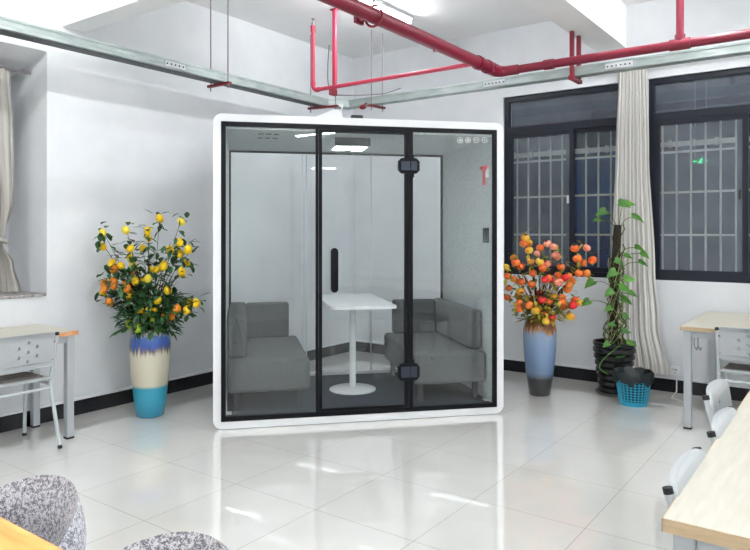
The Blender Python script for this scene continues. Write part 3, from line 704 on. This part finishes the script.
def bouquet(name, label, base, mouth, fruits, sc, cx, cz, zoff, rad, leafm, leaf_l, nleaf, rnd, stemm, calyx=False, dome=None):
    """fruits: (u px, v px, kind) in a local picture of the bouquet, sc metres per unit"""
    t = thing(name, label, 'artificial plant', (base.x, base.y, mouth))
    root = Vector((base.x, base.y, mouth-.15)); stems = BM(); fol = BM(); cnt = 0
    kids = {}
    for i, (u, v, k) in enumerate(fruits):
        x = (u-cx)*sc; z = zoff-(v-cz)*sc
        r_ = abs(x); w = (-1 if rnd.random() < .78 else 1)*rnd.uniform(.35, 1)*(.30-.3*min(.6, r_))*.75
        p = Vector((base.x, base.y, 0))+RV*x+FV*w+Vector((0, 0, z))
        f = BM(); R = rad*rnd.uniform(.88, 1.1)
        rot = Matrix.Rotation(rnd.uniform(-.6, .6), 4, 'X') @ Matrix.Rotation(rnd.uniform(-.6, .6), 4, 'Y')
        if calyx: sphere(f, (0, 0, 0), R, (1, 1, .84), 14, 0, rot)
        else: sphere(f, (0, 0, 0), R, (.86, .86, 1.08), 12, 0, rot)
        if not calyx:
            q = rot @ Vector((0, 0, R*1.05)); sphere(f, q, R*.14, (1, 1, 1.2), 6)
        bm_w = f; bm_w.transform(Matrix.Translation(p))
        fr = obj('fruit', f, k, t, True, True, 60)
        if calyx:
            c = BM(); up = rot @ Vector((0, 0, 1)); q = p+up*R*.84
            for a in range(4): 
                dd = (rot @ Vector((math.cos(a*PI/2), math.sin(a*PI/2), .05)))
                leaf(c, q, dd, up, R*.5, R*.45, 0, 0)
            obj('calyx', c, 'calyx', fr, True)
        # stem
        m1 = root+Vector((0, 0, .16)); mid = m1.lerp(p, .55)+Vector((0, 0, .06))+FV*rnd.uniform(-.03, .03)
        tube(stems, bend([root+RV*rnd.uniform(-.03, .03), m1+RV*rnd.uniform(-.05, .05)+FV*rnd.uniform(-.05, .05), mid, p+Vector((0, 0, R*.7))], .08, 2), [.004]*3+[.003]*3+[.002]*2, 5)
        for q in range(nleaf):
            a = p+rv(rnd)*R*rnd.uniform(1.1, 1.7)+Vector((0, 0, R*.5)) if rnd.random() < .5 else mid.lerp(p, rnd.uniform(.1, .9))
            d = rv(rnd); d.z = d.z*.6-.1
            leaf(fol, a, d, Vector((0, 0, 1)), leaf_l*rnd.uniform(.7, 1.2), leaf_l*.52*rnd.uniform(.8, 1.2))
    if dome:
        for q in range(dome[0]):
            a = rnd.uniform(0, 2*PI); r_ = dome[1]*math.sqrt(rnd.random()); z = mouth+rnd.uniform(.0, dome[2])*(1-.3*r_/dome[1])
            p = Vector((base.x+r_*math.cos(a), base.y+r_*math.sin(a), z))
            d = Vector((math.cos(a), math.sin(a), rnd.uniform(-.5, .9)))+rv(rnd)*.5
            leaf(fol, p, d, Vector((0, 0, 1)), leaf_l*rnd.uniform(.9, 1.5), leaf_l*.5*rnd.uniform(.8, 1.2))
        for q in range(26):
            a = rnd.uniform(0, 2*PI); r_ = dome[1]*rnd.uniform(.6, 1.2)
            tube(stems, [root+Vector((0, 0, .12)), Vector((base.x+r_*.5*math.cos(a), base.y+r_*.5*math.sin(a), mouth+.12)), Vector((base.x+r_*math.cos(a), base.y+r_*math.sin(a), mouth+rnd.uniform(.0, .3)))], [.004, .003, .0015], 5)
    obj('stems', stems, stemm, t, True)
    obj('foliage', fol, leafm, t, True)
    return t
Y_, O_, G_, P_ = 'yellow_fruit', 'orange_fruit', 'green_fruit', 'yellow_fruit_pale'
FL = [(68,118,P_),(62,178,Y_),(177,105,P_),(270,50,Y_),(285,107,Y_),(187,190,Y_),(190,230,Y_),(145,262,Y_),(155,285,Y_),(105,252,Y_),(228,288,Y_),(198,262,P_),(252,325,Y_),(285,315,P_),
(222,328,Y_),(310,278,Y_),(343,262,Y_),(65,382,Y_),(200,392,Y_),(170,457,Y_),(172,498,P_),(318,415,Y_),(355,370,Y_),(298,462,Y_),(278,456,P_),(245,458,Y_),(443,425,Y_),(472,425,P_),(488,428,Y_),
(440,458,Y_),(420,290,Y_),(400,255,Y_),(370,192,Y_),(408,210,Y_),(450,190,Y_),(420,68,P_),(405,160,Y_),(228,140,Y_),(120,330,O_),(75,340,O_),(85,362,O_),(132,348,O_),(162,348,O_),(195,358,O_),
(150,300,O_),(118,275,O_),(348,490,O_),(370,483,O_),(262,480,O_),(183,400,O_),(403,452,O_),(108,420,O_),(280,525,G_),(300,505,G_),(318,540,G_),(190,520,G_),(240,530,G_),(208,185,Y_)]
bouquet('fruit_branches', 'artificial green branches with yellow kumquats in the turquoise and cream vase', VL, .66, FL, .00174, 258, 550, .675, .034, 'leaf_dark', .080, 11, random.Random(3), 'stem_brown', dome=(560, .21, .42))
bouquet_l = None
A_, K_, R_, Q_ = 'persimmon', 'persimmon_pink', 'persimmon_red', 'persimmon_yellow'
FR = [(122,52,Q_),(112,85,A_),(140,120,Q_),(187,82,Q_),(212,108,A_),(250,85,K_),(275,100,K_),(238,145,K_),(282,145,K_),(245,195,K_),(340,160,K_),(322,210,A_),(400,110,A_),(470,108,K_),(405,165,A_),(455,190,A_),
(503,175,A_),(370,220,A_),(420,245,A_),(468,247,A_),(72,165,Q_),(70,185,A_),(107,210,A_),(155,180,Q_),(195,180,Q_),(210,215,A_),(28,215,Q_),(28,260,A_),(170,245,A_),(70,280,A_),(108,292,A_),(160,303,A_),(220,275,R_),
(245,272,A_),(265,280,R_),(297,290,K_),(335,268,R_),(355,262,A_),(390,290,A_),(72,340,A_),(105,345,Q_),(65,395,A_),(100,410,A_),(130,390,Q_),(180,408,A_),(210,388,R_),(250,370,R_),(250,395,A_),(290,375,Q_),
(325,375,A_),(318,400,A_),(360,332,A_),(380,418,R_),(340,430,A_),(405,395,A_),(420,405,Q_),(365,480,Q_),(225,465,R_),(270,485,R_),(175,445,Q_),(95,440,A_),(360,310,A_),(310,260,A_),(225,500,Q_),(140,415,A_)]
bouquet('persimmon_branches', 'artificial persimmon branches loaded with orange fruit in the brown and blue vase', VR, .66, FR, .00159, 225, 490, .69, .037, 'leaf_autumn', .060, 5, random.Random(5), 'stem_brown', True, dome=(380, .19, .27))

# ------------------------------------------------------------------ climbing plant, pot, basket
PP = Vector((2.31, 3.45, 0))
t = thing('plant_saucer', 'round grey saucer under the ribbed black pot', 'saucer', PP)
obj('saucer_dish', lathe(BM(), [(.14, 0), (.165, .02), (.16, .024), (.135, .008)], 36), 'saucer_grey', t, smooth=True)
prof = []; 
for k in range(7):
    z = .01+k*.058; r0 = .122+.008*k
    prof += [(r0, z), (r0+.012, z+.012), (r0+.012, z+.040), (r0, z+.052)]
prof += [(.182, .43), (.182, .455), (.168, .455), (.16, .40), (.0001, .40)]
t = thing('plant_pot', 'ribbed glossy black plant pot in front of the curtain', 'plant pot', PP+Vector((0, 0, .008)))
obj('pot_body', lathe(BM(), prof, 40, cap1=False), 'pot_black', t, smooth=True, angle=30)
t = thing('climbing_plant', 'tall climbing vine with heart-shaped leaves on a dark pole', 'plant', PP+Vector((0, 0, .40)))
rnd = random.Random(11)
obj('soil', lathe(BM(), [(.155, .408), (.15, .425), (.0001, .43)], 24, (PP.x, PP.y, 0), cap1=False), 'soil', t, True)
obj('moss_pole', tube(BM(), [(PP.x-.01, PP.y, .40), (PP.x, PP.y, .9), (PP.x+.03, PP.y, 1.50)], [.042, .040, .034], 12), 'coir', t, True, True)
bm = BM()
for s in range(12):
    pts = []; a0 = s*.9; top = rnd.uniform(.95, 1.55)
    for k in range(26):
        z = .42+(top-.42)*k/25; a = a0+k*.30*(1 if s % 2 else -1); rr_ = .045+.022*math.sin(k*1.3+s)+max(0, .05-(z-.42)*.1)
        pts.append((PP.x+.03*(z-.4)+rr_*math.cos(a), PP.y+rr_*math.sin(a), z))
    tube(bm, pts, .0055, 6)
obj('vine_stems', bm, 'stem_green', t, True, True)
bm = BM()
for s in range(10):
    a0 = rnd.uniform(0, 6); top = rnd.uniform(.8, 1.3); pts = []
    for k in range(16):
        z = .42+(top-.42)*k/15; a = a0+k*.2; rr_ = .06+.015*math.sin(k+s); pts.append((PP.x+.03*(z-.4)+rr_*math.cos(a), PP.y+rr_*math.sin(a), z))
    tube(bm, pts, .003, 5)
obj('aerial_roots', bm, 'stem_pale', t, True)
def heart(bm, p, d, nrm, l, w):
    d = d.normalized(); s = d.cross(nrm).normalized(); n = s.cross(d).normalized()
    out = [(-.12, .28), (-.02, .46), (.18, .52), (.42, .44), (.68, .27), (.88, .1)]
    c = [bm.verts.new(p+d*l*a-n*(l*.25*max(0, a)**2)) for a in (0, .18, .42, .68, .88)]; tip = bm.verts.new(p+d*l-n*l*.27)
    for sg in (-1, 1):
        e = [bm.verts.new(p+d*l*a+s*(sg*w*b)+n*(w*.35*b)-n*(l*.25*max(0, a)**2)) for a, b in out]
        bm.faces.new((c[0], e[0], e[1])); bm.faces.new((c[0], e[1], e[2], c[1]))
        for i in range(3): bm.faces.new((c[i+1], e[i+2], e[i+3], c[i+2]))
        bm.faces.new((c[4], e[5], tip))
# leaves: (across, toward viewer, height, size) from the pole, then down the stem
LV = [(.02,.05,1.72,.15,1),(.06,.04,1.71,.15,1),(.14,.05,1.60,.16,1),(-.09,.05,1.65,.14,-1),(-.14,.05,1.57,.10,-1),(.17,.04,1.33,.12,1),(.22,.04,1.28,.12,1),(.20,.05,1.20,.12,1),(-.20,.06,1.03,.14,-1),(-.24,.06,.86,.12,-1),
(-.02,.10,1.12,.14,-1),(.0,.12,.98,.17,1),(.05,.10,1.05,.14,1),(.10,.08,.93,.11,1),(-.05,.10,.95,.12,-1),(.02,.12,.88,.14,1),(-.03,.1,1.22,.11,1),(.06,.08,1.26,.11,1),(-.06,.1,.80,.10,-1),(.03,.12,.60,.10,1),(.06,.14,.50,.12,1),(.02,.16,.40,.10,-1),
(.04,.1,.74,.10,1),(-.04,.12,.66,.09,-1),(-.10,.15,.50,.09,-1)]
st = BM()
for (u, w, z, l, sg) in LV:
    p = PP+RV*u-FV*w+Vector((0, 0, z-.03)); d = RV*sg*.9+Vector((0, 0, rnd.uniform(-.5, .1)))-FV*.25
    bm = BM(); heart(bm, p, d, Vector((0, 0, 1))-FV*.9+rv(rnd)*.25, l*.75, l*.62); obj('leaf', bm, 'leaf_bright', t, True, True, 60)
    q = PP+Vector((.03*(z-.4), 0, min(1.45, z-.12))); tube(st, bend([q, q.lerp(p, .5)+Vector((0, 0, .04)), p], .05, 3), .0032, 5)
parts('leaf_stalk', st, 'stem_green', t, True)
bm = BM(); a = PP-FV*.17-RV*.02; tube(bm, bend([a+Vector((.02, .02, .43)), a-FV*.02+Vector((0, 0, .46)), a-RV*.16-FV*.05+Vector((0, 0, .34)), a-RV*.20-FV*.06+Vector((0, 0, .27)), a-RV*.12-FV*.07+Vector((0, 0, .22))], .05, 3), .004, 6)
obj('trailing_stem', bm, 'leaf_bright', t, True, True)

BK = Vector((2.55, 3.16, 0))
t = thing('waste_basket', 'blue plastic lattice waste basket beside the plant pot', 'waste basket', BK)
bm = BM(); n = 36; r0, r1, h = .105, .142, .27
lathe(bm, [(r0, 0), (r0+.004, .035), (r0+.001, .035), (r0-.003, .006)], n); lathe(bm, [(r1+.004, h-.028), (r1+.008, h-.004), (r1+.002, h), (r1-.004, h-.028)], n, cap0=False, cap1=False)
def rad_at(z): return r0+.002+(r1-r0)*(z/h)
for k in range(26):
    a = 2*PI*k/26; box_pts = [(rad_at(z)*math.cos(a), rad_at(z)*math.sin(a), z) for z in (.03, h-.025)]
    tube(bm, box_pts, .0052, 5)
for j in range(9):
    z = .05+j*.022; tube(bm, [(rad_at(z)*math.cos(2*PI*k/n), rad_at(z)*math.sin(2*PI*k/n), z) for k in range(n+1)], .0042, 5, cap=False)
obj('basket_body', bm, 'basket_blue', t, smooth=True)
t = thing('bin_bag', 'thin black bin bag lining the blue waste basket', 'bin bag', BK+Vector((0, 0, .03)))
bm = BM(); rings = []; n = 48
prof = [(.094, 0.0), (.100, .05), (.118, .17), (.132, .235), (.150, .252), (.158, .238), (.158, .205), (.156, .165)]
for k, (r_, z) in enumerate(prof):
    rings.append([bm.verts.new(((r_+(.006 if k > 3 else .002)*math.sin(j*2.7+k))*math.cos(2*PI*j/n), (r_+(.006 if k > 3 else .002)*math.sin(j*2.7+k))*math.sin(2*PI*j/n), z+(.018*math.sin(j*.8+.5)-.01*math.sin(j*1.9) if k > 6 else .004*math.sin(j*1.3)))) for j in range(n)])
for a, b in zip(rings, rings[1:]):
    for j in range(n): bm.faces.new((a[j], a[(j+1) % n], b[(j+1) % n], b[j]))
bm.faces.new(rings[0]); obj('bag_film', bm, 'bag_black', t, smooth=True, angle=70)

# ------------------------------------------------------------------ wall socket with cord
t = thing('wall_socket', 'white double wall socket low on the wall beside the curtain', 'socket', (2.745, WY, .2))
sx0, sx1 = 2.703, 2.783
obj('socket_plate', box(BM(), sx0, sx1, WY-.012, WY, .155, .235, .003), 'socket_white', t, True)
bm = BM()
for x, z in ((2.728, .205), (2.745, .205), (2.757, .205), (2.743, .180)): box(bm, x-.003, x+.003, WY-.0135, WY-.012, z-.006, z+.006)
obj('socket_slots', bm, 'dark_plastic', t, True)
bm = BM(); tube(bm, bend([(2.76, WY-.03, .125), (2.76, WY-.03, .015), (2.77, 3.52, .008), (2.95, 3.40, .008)], .02, 3), .006, 6)
tag(obj('power_cord', bm, 'cord_white'), 'white cord running from under the wall socket down across the floor', 'cord')
for k, (y, z0, z1) in enumerate(((.35, .0, .0),)): pass

# ------------------------------------------------------------------ desks
def desk(name, label, x0, x1, y0_, y1_, top_m, edge_m, zt=.75, th=.03, leg=.05, inset=.02, apron=.09):
    t = thing(name, label, 'desk', ((x0+x1)/2, (y0_+y1_)/2, 0))
    obj('desktop', box(BM(), x0+.002, x1-.002, y0_+.002, y1_-.002, zt-th+.001, zt, .0015, 1), top_m, t, True)
    bm = BM(); box(bm, x0, x1, y0_, y0_+.002, zt-th, zt-.0015); box(bm, x0, x1, y1_-.002, y1_, zt-th, zt-.0015)
    box(bm, x0, x0+.002, y0_, y1_, zt-th, zt-.0015); box(bm, x1-.002, x1, y0_, y1_, zt-th, zt-.0015)
    obj('edge_band', bm, edge_m, t, True)
    a, b, c, d = x0+inset, x1-inset, y0_+inset, y1_-inset
    for x in (a, b-leg):
        for y in (c, d-leg):
            lg = obj('leg', box(BM(), x, x+leg, y, y+leg, .012, zt-th, .004), 'desk_metal', t, True)
            obj('foot_cap', box(BM(), x-.001, x+leg+.001, y-.001, y+leg+.001, 0, .014, .002), 'rubber', lg, True)
    bm = BM(); s = .012; zz = zt-th
    box(bm, a+leg, b-leg, c+.01, c+.035, zz-.05, zz); box(bm, a+leg, b-leg, d-.035, d-.01, zz-.05, zz)
    box(bm, a+.01, a+.035, c+leg, d-leg, zz-.05, zz); box(bm, b-.035, b-.01, c+leg, d-leg, zz-.05, zz)
    obj('apron', bm, 'desk_metal', t, True)
    return t
desk('school_desk', 'pale wood topped desk against the left wall', -.885, -.335, -1.30, -.055, 'light_wood', 'orange_edge')
dk = desk('school_desk', 'pale wood topped desk under the right window', 3.017, 4.60, 2.634, 3.755, 'light_wood_x', 'edge_wood')
bm = BM()
for x in (3.10, 3.125): tube(bm, bend([(x, 2.70, .665), (x, 2.70, .60), (x+.02, 2.70, .57), (x+.02, 2.70, .60)], .02, 3), .004, 6)
parts('bag_hook', bm, 'rod_metal', dk, True)
t = desk('school_desk', 'long pale wood desk at the right foreground with three chairs', 3.690, 4.95, -.915, 1.25, 'light_wood', 'edge_wood', th=.034)
bm = BM(); ya = -.885
ya = -.894; box(bm, 3.765, 4.88, ya, ya+.02, .60, .716); box(bm, 3.765, 3.84, ya, ya+.02, .30, .60); box(bm, 3.93, 3.99, ya, ya+.02, .30, .60); box(bm, 3.84, 3.93, ya, ya+.02, .57, .60)
box(bm, 3.99, 4.88, ya, ya+.02, .30, .34); obj('end_panel', bm, 'desk_metal', t, True)
desk('wooden_table', 'orange wood grain table at the left foreground corner', 1.55, 3.25, -2.60, -1.840, 'orange_wood', 'orange_edge')

# ------------------------------------------------------------------ school chairs
def star(cx, cy, r, rot=0):
    return [(cx+(r if k % 2 == 0 else r*.42)*math.sin(rot+k*PI/5), cy+(r if k % 2 == 0 else r*.42)*math.cos(rot+k*PI/5)) for k in range(10)]
def star_panel(w, h, th, stars, r=.04):
    cu = bpy.data.curves.new('outline', 'CURVE'); cu.dimensions = '2D'; cu.fill_mode = 'BOTH'; cu.extrude = th/2; cu.bevel_depth = .003; cu.bevel_resolution = 1
    out = rrect(-w/2, w/2, 0, h, r, 5)
    # subdivide the long edges so the panel can be bowed
    P = []
    for a, b in zip(out, out[1:]+out[:1]):
        n = max(1, int(abs(b[0]-a[0])/.03))
        for k in range(n): P.append((a[0]+(b[0]-a[0])*k/n, a[1]+(b[1]-a[1])*k/n))
    for pts in [P]+stars:
        sp = cu.splines.new('POLY'); sp.points.add(len(pts)-1); sp.use_cyclic_u = True
        for q, p in zip(sp.points, pts): q.co = (p[0], p[1], 0, 1)
    o = bpy.data.objects.new('tmp', cu); C.objects.link(o)
    dg = bpy.context.evaluated_depsgraph_get(); dg.update()
    me = bpy.data.meshes.new_from_object(o.evaluated_get(dg))
    bm = bmesh.new(); bm.from_mesh(me)
    bpy.data.objects.remove(o); bpy.data.curves.remove(cu); bpy.data.meshes.remove(me)
    return bm
def make_chair(label):
    t = thing('school_chair', label, 'chair')
    hw = .195
    for s in (-1, 1):
        x = s*hw
        obj('rear_leg', tube(BM(), bend([(x*1.04, -.235, .012), (x, -.125, .42), (x, -.215, .757)], .05, 4), .0125, 10), 'chair_paint', t, smooth=True)
        obj('front_leg', tube(BM(), bend([(x*1.04, .235, .012), (x, .20, .415), (x, -.12, .415)], .05, 4), .0125, 10), 'chair_paint', t, smooth=True)
        obj('foot_cap', tube(tube(BM(), [(x*1.04, -.237, 0), (x*1.04, -.233, .022)], .0145, 10), [(x*1.04, .236, 0), (x*1.04, .235, .022)], .0145, 10), 'rubber', t)
        obj('post_cap', tube(BM(), [(x, -.2135, .752), (x, -.2175, .768)], .0135, 10), 'rubber', t)
    bm = BM(); tube(bm, [(-hw, -.13, .39), (hw, -.13, .39)], .010, 8); tube(bm, [(-hw, .17, .39), (hw, .17, .39)], .010, 8)
    parts('cross_bar', bm, 'chair_paint', t, smooth=True)
    # seat
    bm = BM(); box(bm, -.20, .20, -.15, .225, .425, .447, .010, 3)
    for v in bm.verts: v.co.z += .6*(v.co.x**2)-.35*max(0, v.co.y-.12)
    obj('seat', bm, 'chair_plastic', t, smooth=True, angle=50)
    bm = BM(); poly_prism(bm, rrect(-.165, .165, -.12, .16, .04), .449, .455, 'Z')
    for v in bm.verts: v.co.z += .6*(v.co.x**2)
    obj('seat_pad', bm, 'seat_pad', t)
    # backrest with seven star cut-outs
    S = [star(0, .115, .021)]+[star(.066*math.sin(a), .115+.060*math.cos(a), .021) for a in [k*PI/3+PI/6*0 for k in range(6)]]
    bm = star_panel(.40, .225, .014, S)
    for v in bm.verts:
        x, y, z = v.co
        d = -.168-.034*(y/.225)-z-.026*(1-(x/.2)**2)
        v.co = Vector((x, d, (.545+y)+.006*(1-(x/.2)**2)*(y/.225)))
    obj('backrest', bm, 'chair_plastic', t, smooth=True, angle=40)
    bm = BM()
    for s in (-1, 1):
        for z in (.59, .71): tube(bm, [(s*hw*.9, -.19-(z-.6)*.24, z), (s*hw, -.175-(z-.6)*.24, z)], .006, 8)
    parts('rivet', bm, 'rod_metal', t)
    return t
ch = make_chair('pale steel school chair with star-pierced back at the left wall desk')
ch.location = (-.455, -.455, 0); ch.rotation_euler.z = PI/2
for loc, rz, lab in (((3.465, 2.78, 0), 0., 'pale steel school chair with star-pierced back at the desk under the right window'),
                     ((3.885, -.56, 0), -PI/2, 'nearest of the three chairs along the long foreground desk'),
                     ((3.890, .04, 0), -PI/2, 'middle of the three chairs along the long foreground desk'),
                     ((3.785, .57, 0), -PI/2, 'farthest of the three chairs along the long foreground desk, pulled out a little')):
    c = copy_tree(ch); c.location = loc; c.rotation_euler.z = rz; c['label'] = lab
for o in [o for o in C.objects if o.get('category') == 'chair']: o['group'] = 'school chairs with star-pierced backs'

# ------------------------------------------------------------------ tweed tub chairs
def tub_chair(label):
    t = thing('tub_chair', label, 'armchair', group='grey tweed tub chairs at the orange table')
    bm = BM(); n = 36; rows = 10; A = math.radians(112); V = []
    for side, off in ((0, 0.), (1, .05)):
        g = []
        for i in range(n+1):
            ph = -A+2*A*i/n; c = math.cos(ph*.80)
            top = .58+.222*max(0, c)**.8; row = []
            for j in range(rows+1):
                v = j/rows; z = .40+(top-.40)*v; rr_ = .176+.03*v+off*(1-.0*v)
                if j == rows: rr_ = .206+.025; z = top+.010
                elif j == rows-1: rr_ += (.008 if side == 0 else -.008)
                row.append(bm.verts.new((rr_*math.sin(ph), -rr_*math.cos(ph), z)))
            g.append(row)
        V.append(g)
    for side in (0, 1):
        g = V[side]
        for i in range(n):
            for j in range(rows): bm.faces.new((g[i][j], g[i+1][j], g[i+1][j+1], g[i][j+1]))
    bmesh.ops.remove_doubles(bm, verts=bm.verts[:], dist=.0005)
    for i in range(n): 
        try: bm.faces.new((V[0][i][0], V[1][i][0], V[1][i+1][0], V[0][i+1][0]))
        except Exception: pass
    for i in (0, n):
        for j in range(rows-1):
            try: bm.faces.new((V[0][i][j], V[0][i][j+1], V[1][i][j+1], V[1][i][j]))
            except Exception: pass
    obj('backrest', bm, 'tweed', t, smooth=True, angle=70)
    bm = BM(); lathe(bm, [(.20, .36), (.235, .38), (.235, .44), (.215, .465), (.0001, .475)], 32, cap1=False); obj('seat', bm, 'tweed', t, smooth=True, angle=60)
    for sx_ in (-1, 1):
        for sy_ in (-1, 1): obj('leg', tube(BM(), [(sx_*.12, sy_*.12, .37), (sx_*.20, sy_*.20, 0)], [.016, .010], 10), 'dark_leg', t, smooth=True)
    return t
c1 = tub_chair('grey tweed tub chair at the orange table, left one'); c1.location = (2.445, -1.935, 0); c1.rotation_euler.z = PI
c2 = copy_tree(c1); c2.location = (3.00, -1.935, 0); c2['label'] = 'grey tweed tub chair right of the orange table corner, barely in view'

# ------------------------------------------------------------------ camera, world, view
cam = bpy.data.cameras.new('camera'); co = bpy.data.objects.new('camera', cam); C.objects.link(co)
cam.sensor_width = 36; cam.lens = 36*667/750; cam.shift_y = -(275-232.6)/750; cam.clip_start = .02
co.location = (4.071, -2.609, 1.431)
yaw = 2.198; co.rotation_euler = (PI/2, 0, yaw-PI/2)
bpy.context.scene.camera = co
w = bpy.data.worlds.new('world'); bpy.context.scene.world = w; w.use_nodes = True
w.node_tree.nodes['Background'].inputs[0].default_value = (.5, .6, .75, 1); w.node_tree.nodes['Background'].inputs[1].default_value = .15
vs = bpy.context.scene.view_settings
vs.view_transform = 'Standard'; vs.look = 'None'; vs.gamma = 1; vs.use_curve_mapping = False; vs.exposure = 1.32
